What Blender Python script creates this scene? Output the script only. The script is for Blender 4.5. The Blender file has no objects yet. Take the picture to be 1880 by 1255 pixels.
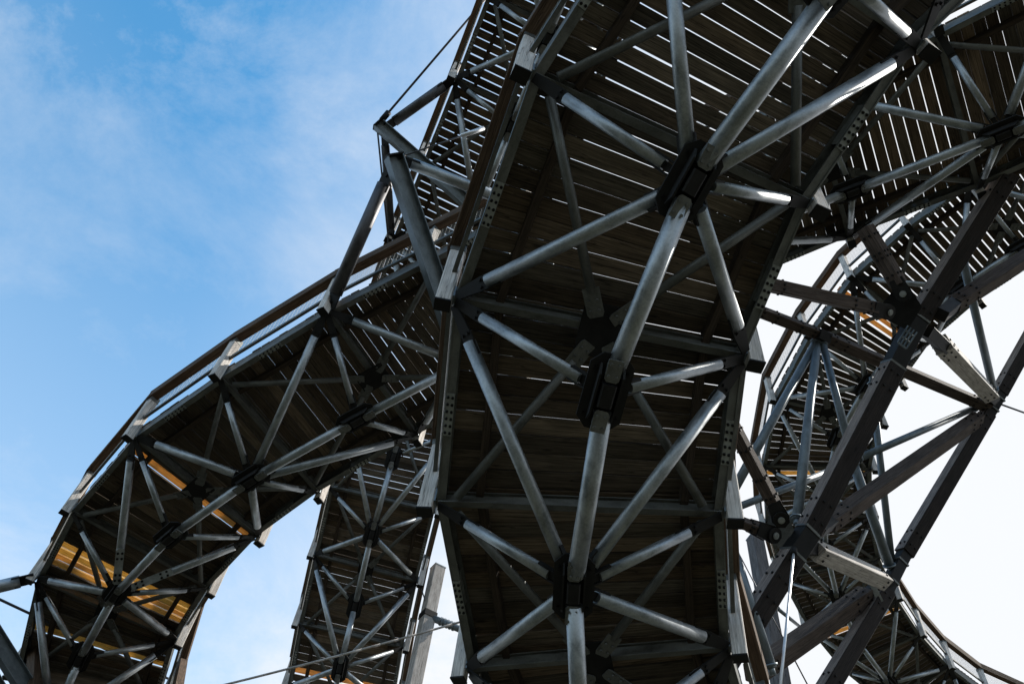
import bpy, math, random
from mathutils import Vector, Matrix
random.seed(7)
SC = bpy.context.scene
COL = SC.collection

# ------------------------------------------------------------------ camera
F = 1500.0                    # focal length in photograph pixels (1880 wide)
VZ = (1125.0, -480.0)         # where verticals meet
u_ = Vector((VZ[0]-940, 627.5-VZ[1], -F)).normalized()          # world up seen by the camera
fw = Vector((0, 0, -1)); yy = (fw - u_*fw.dot(u_)).normalized(); xx = yy.cross(u_)
ROT = Matrix((xx, yy, u_))    # camera space -> world
CAM = Vector((0, 0, 1.6))
cd = bpy.data.cameras.new('camera'); cam = bpy.data.objects.new('camera', cd); COL.objects.link(cam)
cam.matrix_world = Matrix.Translation(CAM) @ ROT.to_4x4()
cd.sensor_width = 36; cd.lens = F*36/1880; cd.clip_start = .05; cd.clip_end = 4000
SC.camera = cam

# ------------------------------------------------------------------ light
SUN_EL = math.radians(46); SUN_AZ = math.radians(78)           # azimuth clockwise from +Y
SC.view_settings.view_transform = 'Standard'; SC.view_settings.look = 'None'
SC.view_settings.exposure = 1.15; SC.view_settings.gamma = 1
w = bpy.data.worlds.new('World'); SC.world = w; w.use_nodes = True
nt = w.node_tree; N = nt.nodes; Lk = nt.links; N.clear()
def nd(tree, typ, **kw):
    n = tree.nodes.new(typ)
    for k, v in kw.items():
        if k.startswith('i_'): n.inputs[k[2:].replace('_', ' ')].default_value = v
        else: setattr(n, k, v)
    return n
sky = nd(nt, 'ShaderNodeTexSky', sky_type='NISHITA', sun_disc=False, sun_elevation=SUN_EL, sun_rotation=SUN_AZ,
         air_density=1.0, dust_density=0.6, ozone_density=2.5, altitude=900)
tc = nd(nt, 'ShaderNodeTexCoord')
mp = nd(nt, 'ShaderNodeMapping'); mp.inputs['Scale'].default_value = (1, 1.0, 1.6)
Lk.new(tc.outputs['Generated'], mp.inputs[0])
n1 = nd(nt, 'ShaderNodeTexNoise', i_Scale=3.3, i_Detail=14, i_Roughness=.68, i_Distortion=.25)
n2 = nd(nt, 'ShaderNodeTexNoise', i_Scale=1.1, i_Detail=5, i_Roughness=.5)
Lk.new(mp.outputs[0], n1.inputs[0]); Lk.new(mp.outputs[0], n2.inputs[0])
r1 = nd(nt, 'ShaderNodeMapRange', i_From_Min=.42, i_From_Max=.70, i_To_Min=.0, i_To_Max=.85)
r2 = nd(nt, 'ShaderNodeMapRange', i_From_Min=.38, i_From_Max=.66, i_To_Min=.25, i_To_Max=1)
Lk.new(n1.outputs[0], r1.inputs[0]); Lk.new(n2.outputs[0], r2.inputs[0])
mul = nd(nt, 'ShaderNodeMath', operation='MULTIPLY'); Lk.new(r1.outputs[0], mul.inputs[0]); Lk.new(r2.outputs[0], mul.inputs[1])
# bright veil of thin cloud on the sun's side
def dirpx(x, y): return (ROT @ Vector((x-940, 627.5-y, -F))).normalized()
vd = nd(nt, 'ShaderNodeVectorMath', operation='DOT_PRODUCT'); Lk.new(tc.outputs['Generated'], vd.inputs[0])
vd.inputs[1].default_value = dirpx(2300, 1000)
rv = nd(nt, 'ShaderNodeMapRange', interpolation_type='SMOOTHSTEP', i_From_Min=.40, i_From_Max=.92)
Lk.new(vd.outputs['Value'], rv.inputs[0])
pv = nd(nt, 'ShaderNodeMath', operation='MAXIMUM'); sz_ = nd(nt, 'ShaderNodeSeparateXYZ'); Lk.new(tc.outputs['Generated'], sz_.inputs[0])
hz = nd(nt, 'ShaderNodeMapRange', i_From_Min=.85, i_From_Max=.2, i_To_Min=0, i_To_Max=.58); Lk.new(sz_.outputs[2], hz.inputs[0])
ah = nd(nt, 'ShaderNodeMath', operation='ADD', use_clamp=True); Lk.new(mul.outputs[0], ah.inputs[0]); Lk.new(hz.outputs[0], ah.inputs[1]); Lk.new(ah.outputs[0], pv.inputs[0]); Lk.new(rv.outputs[0], pv.inputs[1]); pv.operation = 'ADD'; pv.use_clamp = True
mx = nd(nt, 'ShaderNodeMix', data_type='RGBA'); Lk.new(pv.outputs[0], mx.inputs['Factor'])
hs = nd(nt, 'ShaderNodeHueSaturation', i_Saturation=1.22, i_Hue=.481); Lk.new(sky.outputs[0], hs.inputs['Color']); Lk.new(hs.outputs[0], mx.inputs[6]); mx.inputs[7].default_value = (2.85, 2.93, 3.05, 1)
bg = nd(nt, 'ShaderNodeBackground'); bg.inputs[1].default_value = .15
Lk.new(mx.outputs[2], bg.inputs[0]); wo = nd(nt, 'ShaderNodeOutputWorld'); Lk.new(bg.outputs[0], wo.inputs[0])

sl = bpy.data.lights.new('sun', 'SUN'); sl.energy = 3.0; sl.angle = math.radians(.5); sl.color = (1, .95, .87)
so = bpy.data.objects.new('sun', sl); COL.objects.link(so)
sd = Vector((math.cos(SUN_EL)*math.sin(SUN_AZ), math.cos(SUN_EL)*math.cos(SUN_AZ), math.sin(SUN_EL)))
so.rotation_euler = sd.to_track_quat('Z', 'Y').to_euler()

# ------------------------------------------------------------------ materials
def mat(name):
    m = bpy.data.materials.new(name); m.use_nodes = True
    t = m.node_tree; b = t.nodes['Principled BSDF']; return m, t, b
def wood(name, c1, c2, c3, rough=.85, bump=.35, attr=True, trans=0.0, knots=True):
    m, t, b = mat(name)
    uv = nd(t, 'ShaderNodeUVMap'); uv.uv_map = 'UVMap'
    m1 = nd(t, 'ShaderNodeMapping'); m1.inputs['Scale'].default_value = (.5, 22, 1); t.links.new(uv.outputs[0], m1.inputs[0])
    g = nd(t, 'ShaderNodeTexNoise', i_Scale=3.0, i_Detail=8, i_Roughness=.65, i_Distortion=.5); t.links.new(m1.outputs[0], g.inputs[0])
    m2 = nd(t, 'ShaderNodeMapping'); m2.inputs['Scale'].default_value = (1.2, 3, 1); t.links.new(uv.outputs[0], m2.inputs[0])
    s = nd(t, 'ShaderNodeTexNoise', i_Scale=2.0, i_Detail=4, i_Roughness=.6); t.links.new(m2.outputs[0], s.inputs[0])
    cr = nd(t, 'ShaderNodeValToRGB'); e = cr.color_ramp.elements
    e[0].position = .3; e[0].color = (*c1, 1); e[1].position = .72; e[1].color = (*c3, 1)
    k = e.new(.5); k.color = (*c2, 1); t.links.new(g.outputs[0], cr.inputs[0])
    mr = nd(t, 'ShaderNodeMapRange', i_From_Min=.3, i_From_Max=.7, i_To_Min=.72, i_To_Max=1.22); t.links.new(s.outputs[0], mr.inputs[0])
    cm = nd(t, 'ShaderNodeVectorMath', operation='SCALE'); t.links.new(cr.outputs[0], cm.inputs[0]); t.links.new(mr.outputs[0], cm.inputs['Scale'])
    out = cm.outputs[0]
    # dark knots and long drying cracks
    m3 = nd(t, 'ShaderNodeMapping'); m3.inputs['Scale'].default_value = (1.5, 5.0, 1); t.links.new(uv.outputs[0], m3.inputs[0])
    vo = nd(t, 'ShaderNodeTexVoronoi', i_Scale=1.0); t.links.new(m3.outputs[0], vo.inputs[0])
    sx = nd(t, 'ShaderNodeSeparateXYZ'); t.links.new(vo.outputs['Color'], sx.inputs[0])
    kd = nd(t, 'ShaderNodeMath', operation='ADD'); t.links.new(vo.outputs['Distance'], kd.inputs[0]); ks = nd(t, 'ShaderNodeMapRange', i_From_Min=.35, i_From_Max=.4, i_To_Min=0, i_To_Max=1); t.links.new(sx.outputs[0], ks.inputs[0]); t.links.new(ks.outputs[0], kd.inputs[1])
    kr = nd(t, 'ShaderNodeMapRange', i_From_Min=.05, i_From_Max=.13, i_To_Min=.3, i_To_Max=1); t.links.new(kd.outputs[0], kr.inputs[0])
    m4 = nd(t, 'ShaderNodeMapping'); m4.inputs['Scale'].default_value = (.35, 9, 1); t.links.new(uv.outputs[0], m4.inputs[0])
    cn = nd(t, 'ShaderNodeTexNoise', i_Scale=1.6, i_Detail=3, i_Roughness=.5); t.links.new(m4.outputs[0], cn.inputs[0])
    ab = nd(t, 'ShaderNodeMath', operation='SUBTRACT'); t.links.new(cn.outputs[0], ab.inputs[0]); ab.inputs[1].default_value = .5
    a2 = nd(t, 'ShaderNodeMath', operation='ABSOLUTE'); t.links.new(ab.outputs[0], a2.inputs[0])
    c4 = nd(t, 'ShaderNodeMapRange', i_From_Min=.0, i_From_Max=.012, i_To_Min=.3, i_To_Max=1); t.links.new(a2.outputs[0], c4.inputs[0])
    kk = nd(t, 'ShaderNodeMath', operation='MULTIPLY'); t.links.new(kr.outputs[0], kk.inputs[0]); t.links.new(c4.outputs[0], kk.inputs[1])
    ck = nd(t, 'ShaderNodeVectorMath', operation='SCALE'); t.links.new(out, ck.inputs[0]); t.links.new(kk.outputs[0], ck.inputs['Scale']); out = ck.outputs[0]
    at = nd(t, 'ShaderNodeAttribute', attribute_name='tint')
    tm = nd(t, 'ShaderNodeVectorMath', operation='MULTIPLY'); t.links.new(out, tm.inputs[0]); t.links.new(at.outputs['Color'], tm.inputs[1]); out = tm.outputs[0]
    t.links.new(out, b.inputs['Base Color']); b.inputs['Roughness'].default_value = rough
    b.inputs['Specular IOR Level'].default_value = .25
    bp = nd(t, 'ShaderNodeBump', i_Strength=bump, i_Distance=.01)
    ad = nd(t, 'ShaderNodeMath', operation='MULTIPLY'); t.links.new(g.outputs[0], ad.inputs[0]); t.links.new(kk.outputs[0], ad.inputs[1])
    t.links.new(ad.outputs[0], bp.inputs['Height']); t.links.new(bp.outputs[0], b.inputs['Normal'])
    if trans:
        tr = nd(t, 'ShaderNodeBsdfTranslucent'); t.links.new(out, tr.inputs[0])
        ms = nd(t, 'ShaderNodeMixShader'); ms.inputs[0].default_value = trans
        o = t.nodes['Material Output']
        t.links.new(b.outputs[0], ms.inputs[1]); t.links.new(tr.outputs[0], ms.inputs[2]); t.links.new(ms.outputs[0], o.inputs[0])
    return m
def steel(name, c1, c2, metal, rough, sc=7.0, bump=.05):
    m, t, b = mat(name)
    g = nd(t, 'ShaderNodeNewGeometry')
    uv = nd(t, 'ShaderNodeUVMap'); uv.uv_map = 'UVMap'
    m1 = nd(t, 'ShaderNodeMapping'); m1.inputs['Scale'].default_value = (2.2, 4.0, 1); t.links.new(uv.outputs[0], m1.inputs[0])
    a = nd(t, 'ShaderNodeTexNoise', i_Scale=1.6, i_Detail=6, i_Roughness=.6, i_Distortion=.4); t.links.new(m1.outputs[0], a.inputs[0])
    v = nd(t, 'ShaderNodeTexNoise', i_Scale=sc*6, i_Detail=4, i_Roughness=.75); t.links.new(g.outputs['Position'], v.inputs[0])
    mx = nd(t, 'ShaderNodeMath', operation='MULTIPLY_ADD'); t.links.new(v.outputs[0], mx.inputs[0]); mx.inputs[1].default_value = .45
    t.links.new(a.outputs[0], mx.inputs[2])
    cr = nd(t, 'ShaderNodeValToRGB'); e = cr.color_ramp.elements
    e[0].position = .5; e[0].color = (*c1, 1); e[1].position = .95; e[1].color = (*c2, 1); t.links.new(mx.outputs[0], cr.inputs[0])
    t.links.new(cr.outputs[0], b.inputs['Base Color']); b.inputs['Metallic'].default_value = metal
    rr = nd(t, 'ShaderNodeMapRange', i_From_Min=.45, i_From_Max=1.0, i_To_Min=rough-.1, i_To_Max=rough+.14); t.links.new(mx.outputs[0], rr.inputs[0])
    t.links.new(rr.outputs[0], b.inputs['Roughness'])
    bp = nd(t, 'ShaderNodeBump', i_Strength=bump, i_Distance=.004); t.links.new(v.outputs[0], bp.inputs['Height']); t.links.new(bp.outputs[0], b.inputs['Normal'])
    return m
M = {}
M['tube'] = steel('galvanised_steel', (.16, .176, .184), (.44, .47, .49), .78, .45)
M['beam'] = steel('dull_steel', (.06, .062, .058), (.17, .175, .165), .45, .5)
M['box'] = steel('grey_blue_steel', (.08, .098, .11), (.2, .235, .26), .5, .5)
M['dark'] = steel('dark_steel', (.006, .006, .006), (.02, .019, .018), .0, .6)
M['dark'].node_tree.nodes['Principled BSDF'].inputs['Specular IOR Level'].default_value = .15
M['plate'] = steel('zinc_plate', (.15, .16, .155), (.34, .36, .35), .5, .5)
M['cable'] = steel('cable_steel', (.04, .04, .045), (.12, .12, .13), .6, .5)
M['rod'] = steel('bright_rod_steel', (.45, .46, .47), (.7, .71, .73), .6, .4)
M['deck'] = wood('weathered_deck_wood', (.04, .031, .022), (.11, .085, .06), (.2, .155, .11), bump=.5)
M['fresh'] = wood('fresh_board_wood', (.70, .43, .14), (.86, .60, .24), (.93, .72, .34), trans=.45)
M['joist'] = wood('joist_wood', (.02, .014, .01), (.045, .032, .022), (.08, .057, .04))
M['post'] = wood('silver_weathered_wood', (.34, .31, .28), (.58, .54, .5), (.74, .70, .65), bump=.6)
M['rail'] = wood('brown_rail_wood', (.035, .022, .014), (.085, .055, .035), (.16, .11, .075), bump=.5)
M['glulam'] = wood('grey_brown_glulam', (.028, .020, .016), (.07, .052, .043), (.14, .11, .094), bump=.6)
M['glulam_skylit'] = wood('glulam_painted_skylit', (.085, .066, .056), (.21, .172, .152), (.38, .33, .30), bump=.6)  # lighter column glulam, sky light on the side faces put into the colour
M['grey_mast'] = wood('grey_split_wood', (.06, .055, .055), (.14, .13, .13), (.26, .245, .24), bump=.7)
M['glulam_shaded'] = wood('glulam_painted_shade', (.008, .006, .005), (.018, .013, .011), (.036, .028, .024), bump=.6)  # darker column glulam, shade of the front and underside painted in
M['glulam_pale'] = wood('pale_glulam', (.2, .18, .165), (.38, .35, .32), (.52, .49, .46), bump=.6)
m, t, b = mat('forest_floor')
a = nd(t, 'ShaderNodeTexNoise', i_Scale=.5, i_Detail=10, i_Roughness=.7)
g = nd(t, 'ShaderNodeNewGeometry'); t.links.new(g.outputs['Position'], a.inputs[0])
cr = nd(t, 'ShaderNodeValToRGB'); e = cr.color_ramp.elements
e[0].position = .35; e[0].color = (.02, .026, .013, 1); e[1].position = .65; e[1].color = (.055, .05, .035, 1)
t.links.new(a.outputs[0], cr.inputs[0]); t.links.new(cr.outputs[0], b.inputs['Base Color']); b.inputs['Roughness'].default_value = .95
M['ground'] = m

# ------------------------------------------------------------------ mesh helpers
def P(x, y, d): return CAM + (ROT @ Vector((x-940, 627.5-y, -F)).normalized())*d     # point at a distance along a sight line
def PZ(x, y, z):                                                                     # point at height z above the camera
    r = ROT @ Vector((x-940, 627.5-y, -F)); return CAM + r*(z/r.z)
Zv = Vector((0, 0, 1))
class MB:
    def __init__(s): s.v = []; s.f = []; s.uv = []; s.sm = []; s.mi = []; s.ti = []; s.tint = (1, 1, 1)
    def face(s, idx, uv, smooth=False, mi=0):
        s.f.append(idx); s.uv.append(uv); s.sm.append(smooth); s.mi.append(mi); s.ti.append(s.tint)
    def prism(s, prof, a, b, ax, mi=0, smooth=False, cap=True):
        """prof: 2-D outline (along ax, along d x ax), swept a -> b"""
        d = (b-a); ln = d.length; d = d/ln; ax = (ax - d*ax.dot(d)).normalized(); ay = d.cross(ax)
        n = len(prof); k = len(s.v); ru = random.uniform(0, 50); rv = random.uniform(0, 50)
        for base in (a, b):
            for (p, q) in prof: s.v.append(base + ax*p + ay*q)
        per = [0]
        for i in range(n):
            p, q = prof[i], prof[(i+1) % n]; per.append(per[-1]+math.hypot(q[0]-p[0], q[1]-p[1]))
        for i in range(n):
            j = (i+1) % n
            s.face([k+i, k+j, k+n+j, k+n+i], [(ru, rv+per[i]), (ru, rv+per[i+1]), (ru+ln, rv+per[i+1]), (ru+ln, rv+per[i])], smooth, mi)
        if cap:
            s.face([k+i for i in reversed(range(n))], [(ru+prof[i][0], rv+prof[i][1]) for i in reversed(range(n))], False, mi)
            s.face([k+n+i for i in range(n)], [(ru+prof[i][0], rv+prof[i][1]) for i in range(n)], False, mi)
        return s
    def tube(s, a, b, r, n=18, mi=0):
        ax = Zv if abs((b-a).normalized().z) < .9 else Vector((1, 0, 0))
        return s.prism([(r*math.cos(i*2*math.pi/n), r*math.sin(i*2*math.pi/n)) for i in range(n)], a, b, ax, mi, True)
    def bar(s, a, b, w, h, up=Zv, c=.008, mi=0):
        """rectangular bar, h along up, w across, small chamfers"""
        H, Wd = h/2, w/2
        if c: pr = [(H-c, Wd), (-H+c, Wd), (-H, Wd-c), (-H, -Wd+c), (-H+c, -Wd), (H-c, -Wd), (H, -Wd+c), (H, Wd-c)]
        else: pr = [(H, Wd), (-H, Wd), (-H, -Wd), (H, -Wd)]
        return s.prism(pr, a, b, up, mi)
    def poly(s, pts, nrm, th, mi=0):
        """plate from a planar 3-D outline with thickness th along nrm"""
        o = nrm.normalized()*(th/2); n = len(pts); k = len(s.v)
        for p in pts: s.v.append(p-o)
        for p in pts: s.v.append(p+o)
        e = (pts[1]-pts[0]).normalized(); g2 = nrm.normalized().cross(e)
        uv = [((p-pts[0]).dot(e), (p-pts[0]).dot(g2)) for p in pts]
        s.face(list(range(k+n-1, k-1, -1)), uv[::-1], False, mi); s.face(list(range(k+n, k+2*n)), uv, False, mi)
        for i in range(n):
            j = (i+1) % n; s.face([k+i, k+j, k+n+j, k+n+i], [uv[i], uv[j], uv[j], uv[i]], False, mi)
        return s
    def bolt(s, p, nrm, r=.018, h=.02, mi=0):
        d = nrm.normalized(); ax = Vector((.3, .5, .8)); return s.prism([(r*math.cos(i*math.pi/3), r*math.sin(i*math.pi/3)) for i in range(6)], p, p+d*h, ax, mi)
    def build(s, name, mats, parent=None):
        me = bpy.data.meshes.new(name)
        o = bpy.data.objects.new(name, me); COL.objects.link(o)
        off = Vector((0, 0, 0))
        if parent is not None:
            o.parent = parent; off = wloc(parent)
        me.from_pydata([v-off for v in s.v], [], s.f)
        if not isinstance(mats, (list, tuple)): mats = [mats]
        for m in mats: me.materials.append(m)
        me.uv_layers.new(name='UVMap'); me.color_attributes.new('tint', 'FLOAT_COLOR', 'CORNER')
        U = []; T = []
        for f, uv, t in zip(s.f, s.uv, s.ti):
            for q in uv: U += [q[0], q[1]]; T += [t[0], t[1], t[2], 1]
        me.uv_layers['UVMap'].data.foreach_set('uv', U); me.color_attributes['tint'].data.foreach_set('color', T)
        me.polygons.foreach_set('use_smooth', s.sm); me.polygons.foreach_set('material_index', s.mi)
        me.update(); return o
def wloc(o):
    l = Vector(o.location)
    while o.parent: o = o.parent; l += Vector(o.location)
    return l
def tag(o, label=None, cat=None, group=None, kind=None):
    if label: o['label'] = label
    if cat: o['category'] = cat
    if group: o['group'] = group
    if kind: o['kind'] = kind
    return o
def empty(name, loc, label, cat, group=None):
    o = bpy.data.objects.new(name, None); COL.objects.link(o); o.location = loc; o.empty_display_size = .3
    return tag(o, label, cat, group)

# ------------------------------------------------------------------ ground
gb = MB(); S = 1500
gb.v = [Vector((-S, -S, 0)), Vector((S, -S, 0)), Vector((S, S, 0)), Vector((-S, S, 0))]
gb.face([0, 1, 2, 3], [(0, 0), (1, 0), (1, 1), (0, 1)])
tag(gb.build('ground', M['ground']), 'dark forest floor under the towers', kind='structure')

# ------------------------------------------------------------------ walkways
WD = 3.2
def level_pair(Lp, Rp):
    """left and right truss nodes: level with each other and WD apart"""
    a = ROT @ Vector((Lp[0]-940, 627.5-Lp[1], -F)); b = ROT @ Vector((Rp[0]-940, 627.5-Rp[1], -F))
    k = a.z/b.z; t = WD/(a-b*k).length
    return CAM+a*t, CAM+b*(t*k)
def chord_node(Bp, L, R):
    """lower chord node: on the vertical mid plane between the pair"""
    r = ROT @ Vector((Bp[0]-940, 627.5-Bp[1], -F)); n = (R-L); m = (L+R)/2-CAM
    q = CAM + r*(m.dot(n)/r.dot(n))
    return q if -1.7 < q.z-L.z < -.8 else (L+R)/2-Zv*1.3
def hub(B, t, sz, parent, tube_r):
    sz = sz*.9
    n = -(Zv - t*Zv.dot(t)).normalized(); b = t.cross(n)
    mb = MB(); W2, L2 = .225*sz, .40*sz; c = .11*sz
    pts = [(L2-c, W2), (-L2+c, W2), (-L2, W2-c), (-L2, -W2+c), (-L2+c, -W2), (L2-c, -W2), (L2, -W2+c), (L2, W2-c)]
    mb.poly([B - n*.045*sz + t*x + b*y for x, y in pts], n, .03*sz)
    for sgn in (-1, 1):
        mb.poly([B + b*(sgn*.118*sz) + t*x*.30*sz + n*y*sz for x, y in [(-.9, -.12), (.9, -.12), (1, 0), (.7, .10), (-.7, .10), (-1, 0)]], b, .022*sz)
        for x in (-.3, .3):
            for y in (-.165, .165): mb.bolt(B - n*.03*sz + t*x*sz*.8 + b*y*sz, n, .016, .02)
    h = mb.build('node_hub', M['dark'], parent)
    k = MB(); k.bar(B - t*.12*sz + n*.04*sz, B + t*.12*sz + n*.04*sz, .15*sz, .17*sz, n, .015)
    k.build('hub_block', M['dark'], h)
    for sgn in (-1, 1):
        p = MB(); cc = B + t*(sgn*.28*sz) + n*(.105*sz)
        pts = [(.10, .075), (-.10, .075), (-.13, .05), (-.13, -.05), (-.10, -.075), (.10, -.075)]
        p.poly([cc + t*(sgn*x*sz) + b*(y*sz) for x, y in (pts if sgn > 0 else pts)], n, .025*sz)
        for x in (-.07, .05):
            for y in (-.04, .04): p.bolt(cc + t*(x*sz*sgn) + b*(y*sz) + n*.012*sz, n, .018*sz, .018*sz)
        p.build('splice_plate', M['beam'], h)
def brace(A, B, r, t, parent, ga=.5, gb_=.3, sz=1.0, name='brace_tube'):
    d = (B-A).normalized(); a = A+d*ga*sz; b = B-d*gb_*sz
    nrm = d.cross(t).normalized(); side = nrm.cross(d)
    mb = MB(); mb.tube(a, b, r, 18); tb = mb.build(name, M['tube'], parent)
    g = MB(); hw = r*1.15
    g.poly([A+d*.08+side*.05, A+d*.08-side*.05, a-d*.08-side*hw, a+d*.16*sz-side*hw, a+d*.16*sz+side*hw, a-d*.08+side*hw], nrm, .022)
    for y in (-.5, .5):
        for s_ in (-1, 1): g.bolt(a-d*.08*sz+side*(hw*y)+nrm*(s_*.011), nrm*s_, .018, .022)
    g.build('gusset_plate', M['dark'], tb)
    g = MB()
    for s_ in (-1, 1):
        g.bar(b-d*.14*sz+side*s_*r*1.05, b+d*.10*sz+side*s_*r*1.05, .02, .05, nrm, 0)
    g.bar(b-d*.02, B-d*.12*sz, r*1.3, .025, nrm, 0)
    g.build('end_fork', M['dark'], tb)
    return tb
def walkway(name, label, st, six, rr=(.09, .071, .057), rail_h=1.0, gap=None, fresh=(), sides='LR', bz=1.0, group=None, mid6=None, wires=True, detail=True, post_side='both', post_size=(.15, .17)):
    """st: list of (L, R, B) world points; six: parity of the stations whose chord node takes six braces"""
    root = empty(name, st[0][0].copy(), label, 'walkway', group)
    n = len(st); X = [(r-l).normalized() for l, r, b in st]
    T = []
    for i in range(n):
        j0, j1 = max(0, i-1), min(n-1, i+1)
        T.append(((st[j1][0]+st[j1][1])-(st[j0][0]+st[j0][1])).normalized())
    # edge beams, crossbeams, joists, planks
    for i in range(n-1):
        L0, R0, _ = st[i]; L1, R1, _ = st[i+1]
        for (a, b, o) in ((L0, L1, -1), (R0, R1, 1)):
            a = a-X[i]*o*.09; b = b-X[i+1]*o*.09
            d = (b-a).normalized()
            mb = MB(); z = Zv*.12
            # channel section: web plus two flanges
            out = X[i]*o
            mb.bar(a+z+out*.045, b+z+out*.045, .016, .23, Zv, 0); mb.bar(a+z+Zv*.107, b+z+Zv*.107, .10, .016, Zv, 0); mb.bar(a+z-Zv*.107, b+z-Zv*.107, .10, .016, Zv, 0)
            eb = mb.build('edge_beam', M['beam'], root)
            if detail:
                m_ = a.lerp(b, .55); sp = MB(); side = out
                sp.bar(m_+z-out*.012-d*.24, m_+z-out*.012+d*.24, .012, .17, Zv, 0); sp.bar(m_-Zv*.004-d*.24, m_-Zv*.004+d*.24, .09, .012, Zv, 0)
                for x in (-.2, -.12, -.04, .04, .12, .2):
                    for y in (-.025, .025): sp.bolt(m_-Zv*.008+d*x+out*y, -Zv, .016, .02, 1)
                sp.build('splice_plate', [M['plate'], M['dark']], eb)
        for fr in (.16, .86):
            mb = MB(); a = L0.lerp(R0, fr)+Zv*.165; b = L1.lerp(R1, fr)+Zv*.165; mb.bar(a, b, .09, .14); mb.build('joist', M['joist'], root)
        mb = MB(); fb = MB()
        la, lb = L0+X[i]*.04, L1+X[i+1]*.04; ra, rb = R0-X[i]*.04, R1-X[i+1]*.04
        mid = ((L0+R0)/2 - (L1+R1)/2).length; pitch = .198; cnt = max(4, round(mid/pitch))
        g0, g1 = gap(i) if gap else (.008, .016)
        for k in range(cnt):
            ga, gb2 = random.uniform(g0, g1)/mid, random.uniform(g0, g1)/mid
            f0 = k/cnt+ga/2; f1 = (k+1)/cnt-gb2/2
            A0, A1 = la.lerp(lb, f0), la.lerp(lb, f1); B0, B1 = ra.lerp(rb, f0), ra.lerp(rb, f1)
            jit = random.uniform(-.015, .015)
            A0 = A0-X[i]*jit; A1 = A1-X[i]*jit
            tg = fb if (i, k) in fresh else mb
            if tg is fb: A1, B1 = A1.lerp(A0, .2), B1.lerp(B0, .2)
            v = random.uniform(.5, 1.5); hu = random.uniform(-.08, .08)
            tg.tint = (v*(1+hu), v, v*(1-hu)) if tg is mb else (1, random.uniform(.9, 1.05), 1)
            z0, z1 = Zv*(.237+random.uniform(0, .010)), Zv*.288
            up_ = (A1-A0).cross(B0-A0).normalized(); up_ = up_ if up_.z > 0 else -up_
            c0 = (A0+A1)/2+z0+Zv*.023; c1 = (B0+B1)/2+z0+Zv*.023; h0 = (A1-A0).length/2; h1 = (B1-B0).length/2; q = .007
            e = (A1-A0).normalized(); kx = len(tg.v); prof = [(-1, .022, 0), (1, .022, 0), (1, -.023+q, 0), (1, -.023, -q), (-1, -.023, q), (-1, -.023+q, 0)]
            for cc_, hh in ((c0, h0), (c1, h1)):
                for sg, zz_, dx in prof: tg.v.append(cc_+e*(sg*hh+dx)+up_*zz_)
            ln = (c1-c0).length; ru, rv = random.uniform(0, 90), random.uniform(0, 90); per = [0, .19, .23, .24, .42, .43, .47]
            for m_ in range(6):
                n_ = (m_+1) % 6
                tg.face([kx+m_, kx+n_, kx+6+n_, kx+6+m_], [(ru, rv+per[m_]), (ru, rv+per[m_+1]), (ru+ln, rv+per[m_+1]), (ru+ln, rv+per[m_])])
            tg.face([kx+m_ for m_ in range(5, -1, -1)], [(ru, rv)]*6); tg.face([kx+6+m_ for m_ in range(6)], [(ru, rv)]*6)
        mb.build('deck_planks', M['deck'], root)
        if fb.v: tag(fb.build('fresh_boards', M['fresh'], root), 'fresh yellow replacement boards')
    for i in range(n):
        L, R, B = st[i]
        mb = MB(); z = Zv*.06
        mb.bar(L+X[i]*.06+z, R-X[i]*.06+z, .016, .15, Zv, 0); mb.bar(L+X[i]*.06+z-Zv*.07, R-X[i]*.06+z-Zv*.07, .09, .014, Zv, 0); mb.bar(L+X[i]*.06+z+Zv*.07, R-X[i]*.06+z+Zv*.07, .09, .014, Zv, 0)
        mb.build('cross_beam', M['beam'], root)
    # horizontal X bracing under the planks, meeting at the middle of every second crossbeam
    m6 = mid6 if mid6 is not None else 1-six
    for i in range(n):
        if i % 2 != m6: continue
        c = (st[i][0]+st[i][1])/2 - Zv*.05; gp = MB()
        gp.poly([c+T[i]*x+X[i]*y for x, y in [(-.28, -.22), (.28, -.22), (.28, .22), (-.28, .22)]], Zv, .016)
        any_ = False
        for j in (i-1, i+1):
            if not 0 <= j < n: continue
            for e in (0, 1):
                q = st[j][e] + X[j]*(.2 if e == 0 else -.2) - Zv*.03
                d = (q-c).normalized(); b = MB(); b.tube(c+d*.42, q-d*.12, .052, 12); bt = b.build('deck_brace', M['beam'], root)
                p = MB(); sd_ = d.cross(Zv).normalized(); up_ = sd_.cross(d)
                p.poly([c+d*.16+sd_*.07-Zv*.02, c+d*.20+sd_*.09-Zv*.02, c+d*.48+sd_*.09-Zv*.02, c+d*.48-sd_*.09-Zv*.02, c+d*.20-sd_*.09-Zv*.02, c+d*.16-sd_*.07-Zv*.02], up_, .02)
                for x in (.24, .35):
                    for y in (-.045, .045): p.bolt(c+d*x+sd_*y-Zv*.03, -Zv, .018, .02)
                p.build('end_plate', M['beam'], bt); any_ = True
        gp.build('brace_gusset', M['dark'], root)
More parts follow.
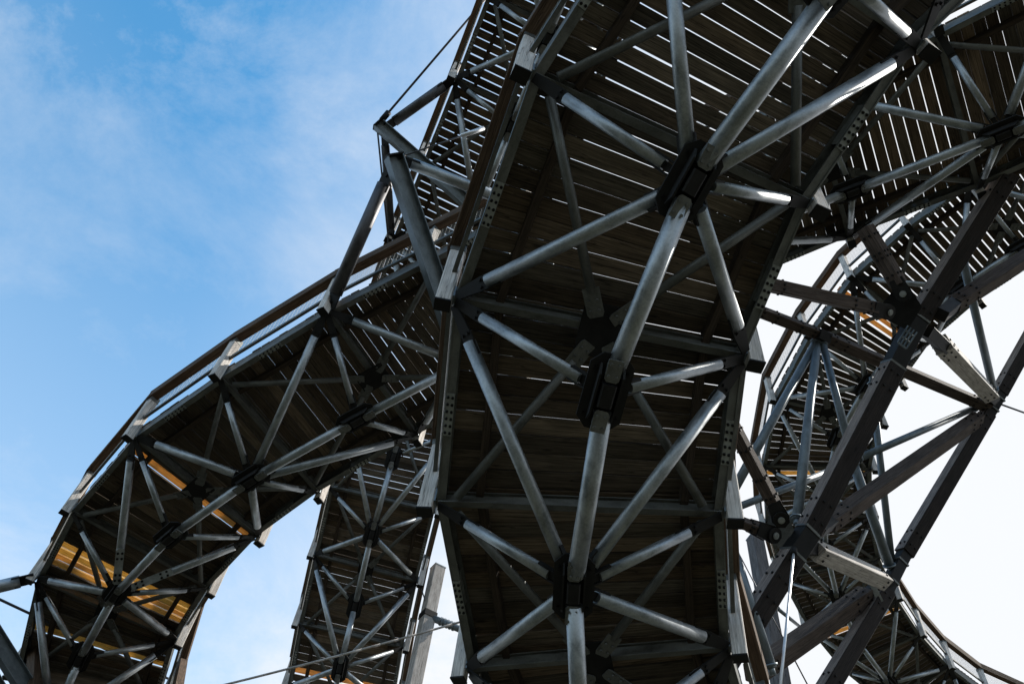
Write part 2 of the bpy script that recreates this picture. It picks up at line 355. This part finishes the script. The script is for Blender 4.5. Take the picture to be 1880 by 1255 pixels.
    # lower chord and braces
    for i in range(n):
        L, R, B = st[i]
        if B is None: continue
        hub(B, ((st[i+1][2] if i+1 < n and st[i+1][2] else B)-(st[i-1][2] if i and st[i-1][2] else B)).normalized(), bz, root, rr[0])
        if i+1 < n and st[i+1][2] is not None:
            C = st[i+1][2]; d = (C-B).normalized(); mb = MB(); mb.tube(B+d*.17*bz, C-d*.17*bz, rr[0], 24); mb.build('chord_tube', M['tube'], root)
        brace(L, B, rr[2], T[i], root, sz=bz); brace(R, B, rr[2], T[i], root, sz=bz)
        if i % 2 == six:
            for j in (i-1, i+1):
                if 0 <= j < n:
                    brace(st[j][0], B, rr[1], T[i], root, sz=bz); brace(st[j][1], B, rr[1], T[i], root, sz=bz)
    # railing
    for e in (0, 1):
        if 'LR'[e] not in sides: continue
        o = -1 if e == 0 else 1
        base = [st[i][e]+X[i]*o*.07 for i in range(n)]
        for i in range(n):
            mb = MB(); mb.bar(base[i]-Zv*.13, base[i]+Zv*(rail_h-.03), post_size[0], post_size[1], X[i], .012)
            pt = mb.build('railing_post', M['post'], root)
            k = MB(); k.bar(base[i]-Zv*.15, base[i]-Zv*.128, post_size[0]*1.02, post_size[1]*1.02, X[i], 0); k.build('post_shoe', M['dark'], pt)
            k = MB(); k.bar(base[i]-X[i]*o*.09-Zv*.02, base[i]-X[i]*o*.09+Zv*.16, post_size[0]*.8, .03, X[i], 0)
            for zz in (.03, .12): 
                for y in (-.04, .04): k.bolt(base[i]-X[i]*o*.105+Zv*zz+T[i]*y, -X[i]*o, .016, .02)
            k.build('post_bracket', M['box'], pt)
            k = MB(); k.bar(base[i]-Zv*-(rail_h-.14), base[i]+Zv*(rail_h-.02), post_size[0]*1.06, post_size[1]*1.06, X[i], 0); k.build('post_cap', M['beam'], pt)
            if i+1 < n:
                a, b = base[i]+X[i]*o*.04, base[i+1]+X[i+1]*o*.04; d = (b-a).normalized()
                mb = MB(); mb.bar(a+Zv*(rail_h+.03)-d*.03, b+Zv*(rail_h+.03)+d*.03, .17, .22); mb.build('handrail', M['rail'], root)
                a, b = base[i]-X[i]*o*.02, base[i+1]-X[i+1]*o*.02
                mb = MB(); mb.bar(a+Zv*.40, b+Zv*.40, .05, .06, Zv, 0); mb.build('lower_rail', M['beam'], root)
                if wires:
                    mb = MB(); H = rail_h-.15-.42; q = max(4, int(H/.045))
                    for k2 in range(q+1):
                        zz = Zv*(.42+H*k2/q); mb.bar(a+zz, b+zz, .004, .006, Zv, 0)
                    for k2 in range(1, 22):
                        p = a.lerp(b, k2/22); mb.bar(p+Zv*.42, p+Zv*(rail_h-.15), .003, .003, X[i], 0)
                    mb.build('mesh_panel', M['plate'], root)
    return root
def stations(rows):
    out = []
    for Lp, Rp, Bp in rows:
        L, R = level_pair(Lp, Rp); out.append((L, R, chord_node(Bp, L, R) if Bp else None))
    return out
def stations_z(rows, drop=1.15):
    out = []
    for Lp, Rp, z in rows:
        L, R = PZ(*Lp, z), PZ(*Rp, z)
        m = (L+R)/2; h = (R-L).normalized()*WD/2
        out.append((m-h, m+h, m-Zv*drop))
    return out

S_MAIN = stations([((1545, -555), (1960, -170), (1850, -420)), ((1215, -250), (1690, 85), (1547, -45)), ((970, 135), (1490, 375), (1268, 335)), ((828, 548), (1372, 655), (1112, 722)),
                   ((795, 922), (1335, 942), (1053, 1080)), ((855, 1228), (1345, 1188), (1068, 1400)), ((965, 1480), (1405, 1400), None)])
L5, R5, _ = S_MAIN[6]; S_MAIN[6] = (L5, R5, (L5+R5)/2-Zv*1.3)
walkway('walkway', 'large nearest walkway overhead with thick silver tubes below its brown plank deck', S_MAIN, 0,
        gap=lambda i: [(.01, .03), (.007, .032), (.003, .010), (.005, .012), (.005, .012), (.005, .012)][i], group='walkway spirals')

S_A = stations([((965, 380), (1135, 600), (1045, 562)), ((785, 475), (960, 700), (847, 668)), ((600, 570), (765, 800), (655, 770)), ((403, 690), (585, 905), (460, 880)),
                ((245, 800), (475, 985), (312, 985)), ((130, 935), (385, 1080), (212, 1090)), ((65, 1060), (325, 1175), (135, 1210)), ((25, 1235), (290, 1290), (95, 1330)), ((5, 1430), (262, 1400), (70, 1450))])
L, R, _ = S_A[6]; S_A[6] = (L, R, (L+R)/2-Zv*1.15)
walkway('walkway', 'curved walkway at left against blue sky with yellow boards in its deck', S_A, 1,
        rr=(.08, .075, .056), gap=lambda i: (.005, .015), fresh={(4, 2), (5, 6), (5, 7), (5, 8), (5, 9), (6, 6)}, group='walkway spirals')

def tube_splice(root, A, B, f, r_, T_):
    d = (B-A).normalized(); c = A.lerp(B, f); v = (CAM-c).normalized(); n = (v-d*v.dot(d)).normalized(); sd_ = d.cross(n)
    mb = MB()
    for q in (-1, 1):
        mb = MB(); o = c+n*(r_*1.12)+sd_*(q*.001)
        if q < 0: continue
        mb.poly([o+d*x+sd_*y for x, y in [(-.36, -.075), (.36, -.075), (.40, -.04), (.40, .04), (.36, .075), (-.36, .075), (-.40, .04), (-.40, -.04)]], n, .022)
        for x in (-.30, -.18, .18, .30):
            for y in (-.038, .038): mb.bolt(o+d*x+sd_*y+n*.011, n, .024, .022, 1)
        mb.build('splice_plate', [M['plate'], M['dark']], root)
for o_ in [o for o in COL.objects if o.get('label', '').startswith('curved walkway at left')]:
    tube_splice(o_, S_A[4][0], S_A[5][2], .80, .075, None); tube_splice(o_, S_A[4][1], S_A[5][2], .74, .075, None)
S_2 = stations_z([((1045, -300), (1240, -215), 21.0), ((975, -140), (1165, -60), 20.2), ((912, 0), (1105, 90), 19.5), ((848, 152), (1045, 245), 18.8), ((783, 300), (985, 395), 18.1), ((722, 440), (925, 540), 17.4), ((672, 575), (880, 670), 16.8)])
walkway('walkway', 'high narrow-looking walkway behind the nearest one, top centre left, bright slits between planks', S_2, 0,
        rr=(.08, .075, .056), gap=lambda i: (.02, .035), group='walkway spirals')

S_3 = stations([((640, 760), (835, 790), (722, 840)), ((603, 893), (800, 940), (681, 976)), ((575, 1018), (768, 1068), (650, 1099)), ((547, 1144), (742, 1188), (624, 1226)), ((525, 1262), (722, 1305), (603, 1350))])
walkway('walkway', 'steep strip of walkway at bottom centre between the left curve and the nearest walkway', S_3, 1,
        rr=(.08, .075, .056), gap=lambda i: (.004, .016), fresh={(3, 7)}, group='walkway spirals')

S_4 = stations([((1025, 350), (1095, 620), (1035, 560)), ((1265, 270), (1335, 530), (1300, 450)), ((1490, 170), (1560, 437), (1565, 350)), ((1721, 60), (1797, 348), (1840, 245)), ((1955, -60), (2030, 245), (2115, 130))])[1:]
walkway('walkway', 'walkway crossing the top right corner with nearly upright planks, above the timber tower', S_4, 0,
        rr=(.08, .075, .056), gap=lambda i: (.008, .022), group='walkway spirals')

zz = [19.5-.2*i for i in range(14)]
L6 = [(1900, 262), (1775, 330), (1665, 412), (1560, 505), (1485, 615), (1430, 735), (1410, 855), (1415, 960), (1444, 1060), (1487, 1150), (1545, 1230), (1620, 1310), (1730, 1380), (1850, 1430)]
R6 = [(2010, 440), (1905, 490), (1800, 555), (1715, 630), (1655, 705), (1610, 775), (1590, 860), (1590, 945), (1605, 1025), (1641, 1098), (1691, 1163), (1758, 1213), (1833, 1252), (1915, 1275)]
S_6 = stations_z([(a, b, z) for a, b, z in zip(L6, R6, zz)])
walkway('walkway', 'farthest walkway curving behind the timber tower on the right', S_6, 0,
        rr=(.078, .07, .054), gap=lambda i: (.024, .04), fresh={(3, 2), (3, 3), (6, 2), (9, 4)}, group='walkway spirals')
# ------------------------------------------------------------------ timber support tower
def roll_up(a, b, th):
    d = (b-a).normalized(); v = ((a+b)/2-CAM).normalized(); side = d.cross(v).normalized(); w_ = side.cross(d)
    th = math.radians(th); return side*math.cos(th)+w_*math.sin(th)
def timber(name, a, b, w_, h_, th, parent, m='glulam', bolts=3, both=True, label=None):
    w_ *= .87; h_ *= .87; bolts = min(bolts, 2)
    up = roll_up(a, b, th); d = (b-a).normalized(); ac = d.cross(up).normalized()
    mb = MB(); mb.bar(a, b, w_, h_, up, .012)
    if m == 'glulam_shaded':
        for q_ in (2, 6): mb.mi[q_] = 2  # two opposite column faces get the painted sky-lit tone, the rest stay shaded
    for e, sg in ((a, 1), (b, -1)):
        for k in range(bolts):
            for q in (-.22, .22):
                for nn, ot, hf in ((ac, up, w_/2), (-ac, up, w_/2), (up, ac, h_/2), (-up, ac, h_/2)):
                    mb.bolt(e+d*sg*(.18+.34*k)+ot*(q*h_)+nn*hf, nn, .022, .024, 1)
    o = mb.build(name, [M[m], M['dark'], M['glulam_skylit']], parent)
    if label: o['label'] = label
    return o, up, d
def steel_bar(name, a, b, w_, h_, th, parent, m='dark'):
    mb = MB(); mb.bar(a, b, w_, h_, roll_up(a, b, th), .006); return mb.build(name, M[m], parent)
def pipe(name, a, b, r, parent=None, m='box', flange=False):
    mb = MB(); mb.tube(a, b, r, 20); d = (b-a).normalized()
    if flange:
        for e, s_ in ((a, 1), (b, -1)): mb.tube(e+d*s_*.02, e+d*s_*.05, r*1.35, 16)
        for e, s_ in ((a, -1), (b, 1)): mb.tube(e-d*s_*.03, e+d*s_*.10, r*.6, 12)
    return mb.build(name, M[m], parent)
def to_ground(a, b):
    d = (b-a).normalized(); t = (0-a.z)/d.z; return a+d*t
TW = empty('support_tower', P(1500, 1290, 14.5), 'timber and steel tower with dark leaning columns and pinned grey beams at right', 'tower')
T1, T2a, T2b = P(1850, 322, 18), P(1684, 586, 16.2), P(1640, 672, 15.7)
T3a, T3b, T4 = P(1484, 975, 14.1), P(1456, 1018, 13.9), P(1374, 1150, 13.3)
for a, b in ((T1, T2a), (T2b, T3a), (T3b, T4)):
    timber('column', a, b, .34, .37, 27, TW, 'glulam_shaded')
for a, b in ((T2a, T2b), (T3a, T3b)):
    d = (b-a).normalized(); sv = steel_bar('steel_sleeve', a-d*.08, b+d*.08, .28, .305, 27, TW)
    for e in (a, b): 
        mb = MB(); mb.bar(e-d*.02, e+d*.02, .305, .33, roll_up(a, b, 27), 0); mb.build('sleeve_collar', M['beam'], sv)
U1, U2, U3, U4, U5 = P(1910, 585, 24), P(1834, 722, 22.4), P(1812, 760, 22), P(1660, 1016, 19), P(1625, 1085, 18.3)
U6 = P(1505, 1285, 16.2)
for a, b in ((U1, U2), (U3, U4), (U5, U6)):
    timber('column', a, b, .33, .33, 28, TW, 'glulam_shaded')
for a, b, s_ in ((U2, U3, .26), (U4, U5, .23)):
    sv = steel_bar('steel_sleeve', a, b, s_, s_*.95, 28, TW)
    d = (b-a).normalized()
    for e in (a.lerp(b, .25), a.lerp(b, .75)):
        mb = MB(); mb.bar(e-d*.02, e+d*.02, s_*1.14, s_*1.1, roll_up(a, b, 28), 0); mb.build('sleeve_collar', M['beam'], sv)
# column feet
for a, b in ((T3b, T4), (U5, U6)):
    g = to_ground(a, b); k = MB()
    if 0 < (g-b).length < 60:
        timber('column_foot', b+(g-b).normalized()*.02, g, .31, .31, 27, TW, 'glulam_shaded', bolts=0)
# pinned and clamped beams
def pinned(a, b, pin, w_, h_, th, m='glulam', label=None):
    o, up, d = timber('beam', a, b, w_, h_, th, TW, m, 2, label=label)
    v = (pin-CAM).normalized(); n = (v - d*v.dot(d)).normalized()
    for q in (-.10, .10):
        mb = MB(); sd_ = d.cross(n)
        e = (pin-b).length
        pts = [b-d*.1+sd_*.11, b-d*.1-sd_*.11, pin-sd_*.14-d*.02, pin-sd_*.10+d*.10, pin+d*.15, pin+sd_*.10+d*.10, pin+sd_*.14-d*.02]
        mb.poly([p+n*q for p in pts], n, .03); mb.build('pin_fork', M['dark'], o)
    mb = MB(); mb.tube(pin-n*.13, pin-n*.10, .125, 24); w0 = mb.build('pin_lug', M['dark'], o); mb = MB(); mb.tube(pin-n*.16, pin+n*.15, .035, 16); mb.tube(pin-n*.15, pin-n*.14, .055, 18); mb.build('pin', M['plate'], o)
pinned(P(1385, 517, 13.5), P(1606, 566, 15.2), P(1623, 571, 15.4), .23, .23, -75)
pinned(P(1588, 418, 15.6), P(1650, 522, 15.5), P(1658, 540, 15.5), .26, .27, -28)
pinned(P(1340, 772, 13.2), P(1423, 928, 13.8), P(1431, 948, 13.8), .19, .22, -28)
pinned(P(1330, 948, 13.2), P(1393, 970, 13.7), P(1413, 979, 13.8), .17, .18, 60)
def plate_px(pts, d, nm='gusset_plate', m='beam', th=.05):
    q = [P(x, y, d) for x, y in pts]; n = (q[1]-q[0]).cross(q[2]-q[0]).normalized()
    q = [p-n*((p-q[0]).dot(n)) for p in q]
    mb = MB(); mb.poly(q, n, th); return mb.build(nm, M[m], TW)
plate_px([(1641, 532), (1668, 524), (1693, 563), (1666, 606), (1634, 590), (1612, 566)], 15.75, m='dark')
plate_px([(1410, 950), (1437, 940), (1449, 950), (1458, 973), (1437, 1008), (1405, 990)], 14.05, m='beam')
timber('beam', P(1385, 568, 17), P(1503, 613, 18), .22, .24, -20, TW, bolts=2)
timber('beam', P(1517, 620, 18.1), P(1812, 746, 22), .24, .27, -20, TW, bolts=2)
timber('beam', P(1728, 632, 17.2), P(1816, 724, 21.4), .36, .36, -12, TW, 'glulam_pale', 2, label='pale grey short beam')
timber('beam', P(1752, 558, 17), P(1985, 408, 20), .28, .29, 35, TW, bolts=3)
timber('beam', P(1522, 960, 16.3), P(1795, 768, 21.6), .32, .31, 38, TW, bolts=2)
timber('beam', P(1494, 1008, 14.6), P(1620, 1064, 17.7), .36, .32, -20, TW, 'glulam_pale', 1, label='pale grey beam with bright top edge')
timber('beam', P(1590, 1092, 18), P(1380, 1238, 15.5), .36, .36, 40, TW, bolts=2)
for a, b in ((P(1700, 606, 16.3), P(1734, 638, 17.3)), (P(1728, 578, 16.3), P(1756, 555, 17.1)), (P(1500, 975, 14.6), P(1528, 956, 16.5)),
             (P(1470, 998, 14.2), P(1500, 1011, 14.8)), (P(1634, 1062, 18.4), P(1586, 1095, 18)), (P(1500, 612, 17.9), P(1520, 622, 18.1)), (P(1814, 722, 21.3), P(1824, 734, 22))):
    steel_bar('steel_stub', a, b, .21, .21, 20, TW)
plate_px([(1596, 1072), (1606, 1070), (1622, 1102), (1612, 1108)], 17.9, 'end_plate', 'plate', .03)
# steel tubes of the tower
for a, b, r in ((P(1764, 460, 19), P(1824, 716, 22), .085), (P(1574, 842, 18), P(1790, 748, 22), .075), (P(1600, 700, 19), P(1638, 1040, 18.8), .07) ,
                (P(1566, 848, 18), P(1634, 1040, 18.6), .095), (P(1498, 628, 18), P(1332, 926, 15), .085), (P(1500, 630, 18), P(1463, 955, 14.3), .085),
                (P(1510, 630, 18), P(1565, 840, 16.5), .075), (P(1340, 936, 15), P(1560, 850, 18), .065), (P(1334, 975, 13.5), P(1415, 1225, 13.2), .085)):
    pipe('steel_tube', a, b, r, TW, 'box', True)
for x in (1648, 1657):
    pass
lad = MB()
la_, lb_ = P(1648, 628, 15.2), P(1662, 606, 15.2); sdv = (P(1664, 640, 15.2)-P(1648, 628, 15.2))
for q in (0, .33, .66, 1): lad.bar(la_+sdv*q, lb_+sdv*q+(lb_-la_)*.4, .015, .03, Zv, 0)
for q in (0, .5, 1): lad.bar(la_.lerp(lb_, q), la_.lerp(lb_, q)+sdv, .03, .015, Zv, 0)
lad.build('grating_bracket', M['box'], TW)

# ------------------------------------------------------------------ free-standing masts
def mast(x, y, d, w_, h_, ang, label):
    top = P(x, y, d); r = empty('timber_mast', Vector((top.x, top.y, 0)), label, 'mast')
    up = Vector((math.cos(math.radians(ang)), math.sin(math.radians(ang)), 0)); g = Vector((top.x, top.y, 0)); mb = MB()
    ac = Zv.cross(up)
    for q in (-1, 1): mb.bar(g+ac*q*w_*.252, top+ac*q*w_*.252, w_*.49, h_, up, .012)
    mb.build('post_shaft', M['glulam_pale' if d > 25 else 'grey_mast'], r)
    c = MB(); c.bar(top, top+Zv*.03, w_*1.04, h_*1.04, up, 0); c.build('cap_plate', M['plate'], r)
    return r, up
MA, upm = mast(804, 1043, 26, .36, .36, 25, 'pale free-standing timber mast between bottom centre walkway strip and nearest walkway')
cc = P(786, 1157, 25.6); gtop = P(804, 1043, 26); cc = Vector((gtop.x, gtop.y, cc.z))
k = MB(); k.bar(cc-Zv*.09, cc+Zv*.09, .41, .41, upm, .01); k.build('clamp_band', M['dark'], MA)
k = MB(); a, b = cc, P(850, 1156, 24.5); k.tube(a, b, .10, 14)
for q in range(4, 9): k.tube(a.lerp(b, q/11), a.lerp(b, q/11+.03), .125, 14)
k.build('ribbed_strut', M['box'], MA)
mast(1386, 988, 21, .32, .30, 10, 'grey split timber mast behind the pinned beams right of the nearest walkway')

# ------------------------------------------------------------------ cable outriggers
def outrigger(ap, roots, label, plates=True):
    r = empty('cable_outrigger', ap, label, 'outrigger', 'steel outriggers holding the cables')
    for kind, a, b, s_ in roots:
        d = (b-a).normalized()
        if kind == 'box':
            up = roll_up(a, b, 25); mb = MB(); ac = d.cross(up)
            mb.bar(a, b, .02, s_, up, 0)
            for q in (-1, 1): mb.bar(a+up*q*s_*.5, b+up*q*s_*.5, s_*.8, .02, up, 0)
            o = mb.build('box_arm', M['box'], r)
            e = MB(); e.bar(a-d*.03, a, s_*.86, s_*1.1, up, 0); e.build('end_plate', M['dark'], o)
        else:
            o = pipe('tube_arm', a+d*.28, b-d*.28, s_, r, 'cable' if kind == 'dark' else 'tube')
            for e, q in ((a, 1), (b, -1)):
                mb = MB(); mb.bar(e+d*q*.02, e+d*q*.42, s_*2.3, .03, roll_up(a, b, 40), 0)
                for z in (.12, .3): mb.bolt(e+d*q*z+roll_up(a, b, 40)*.015, roll_up(a, b, 40), .03, .03); mb.bolt(e+d*q*z-roll_up(a, b, 40)*.015, -roll_up(a, b, 40), .03, .03)
                mb.build('fork_plate', M['dark'], o)
    return r
Pa = P(727, 296, 15.0)
outrigger(Pa, [('box', P(723, 288, 15.0), P(838, 630, 14.4), .29), ('tube', P(728, 290, 15.1), S_A[0][0]-Zv*.05, .11), ('dark', P(716, 312, 15.1), P(604, 566, 14.85), .12)],
          'steel bracket with broad blue-grey box arm, standing off the left walkway beside the nearest walkway')
Qa = P(696, 231, 20)
outrigger(Qa, [('box', P(694, 228, 20), S_2[4][2]+Zv*.05, .26), ('dark', P(706, 236, 20.1), S_2[3][0], .12), ('dark', P(706, 245, 20), S_2[5][0], .10)],
          'slender dark steel bracket reaching farthest into the sky, cable at its tip')
Ra = P(-60, 1090, 20.5)
outrigger(Ra, [('tube', Ra, S_A[6][0], .13), ('box', Ra, P(85, 1320, 21), .30), ('box', Ra-Zv*.5, P(30, 1330, 21), .30)],
          'steel bracket at the bottom left edge of the picture below the curved walkway')

# ------------------------------------------------------------------ cables
def cable(a, b, r, label, m='cable', ends=(None, None), sag=0.0):
    mb = MB(); n = 14 if sag else 1; pts = [a.lerp(b, i/n)-Zv*(sag*4*(i/n)*(1-i/n)) for i in range(n+1)]
    for i in range(n): mb.tube(pts[i], pts[i+1], r, 8)
    if ends[0] is None and ends[1] is None:
        o = mb.build('steel_cable', M[m]); return tag(o, label, 'cable')
    R_ = empty('steel_cable', a, label, 'cable'); mb.build('cable_strand', M[m], R_)
    d = (b-a).normalized()
    for e, q, L_ in ((a, 1, ends[0]), (b, -1, ends[1])):
        if L_: k = MB(); k.tube(e+d*q*.02, e+d*q*L_, r*2.6, 10); k.build('turnbuckle', M['rod'] if L_ > .3 else M['dark'], R_)
    return R_
cable(P(700, 222, 20), P(1010, -140, 24), .028, 'thin dark cable rising across blue sky from the upper bracket', ends=(.29, None))
cable(P(693, 240, 20), P(716, 470, 20.4), .022, 'thin dark cable hanging straight down from the upper bracket')
cable(P(730, 290, 15), P(890, 235, 15.6), .016, 'short cable with bright turnbuckle running from the box arm bracket to the nearest walkway', ends=(.15, .5))
cable(P(-40, 1081, 20.5), P(420, 1297, 25), .03, 'dark cable passing behind the left walkway near the bottom left corner')
cable(P(380, 1264, 24), P(862, 1136, 24), .03, 'pale cable crossing in front of the bottom centre walkway strip', m='glulam_pale', sag=.05)
cable(S_3[2][1]+Zv*.1, cc+Zv*.1, .018, 'thin cable dropping to the clamp of the pale timber mast')
cable(P(1458, 1006, 13.7), P(1431, 1275, 10.5), .019, 'bright white steel rod hanging from the lower joint of the dark timber column', m='rod', ends=(.2, None))
cable(P(1338, 980, 19), P(1490, 1270, 18), .014, 'thin black cable in front of the grey split mast')
cable(P(1838, 742, 22), P(1960, 786, 24), .022, 'short black cable leaving the right hand column at the picture edge')
st_ = P(1427, 1116, 23), P(1482, 1152, 22.6)
tag(pipe('strut', st_[0], S_6[9][0]-Zv*.2, .05, None, 'box', True), 'small dark strut with clamped end reaching the farthest walkway', 'strut')
#TAIL
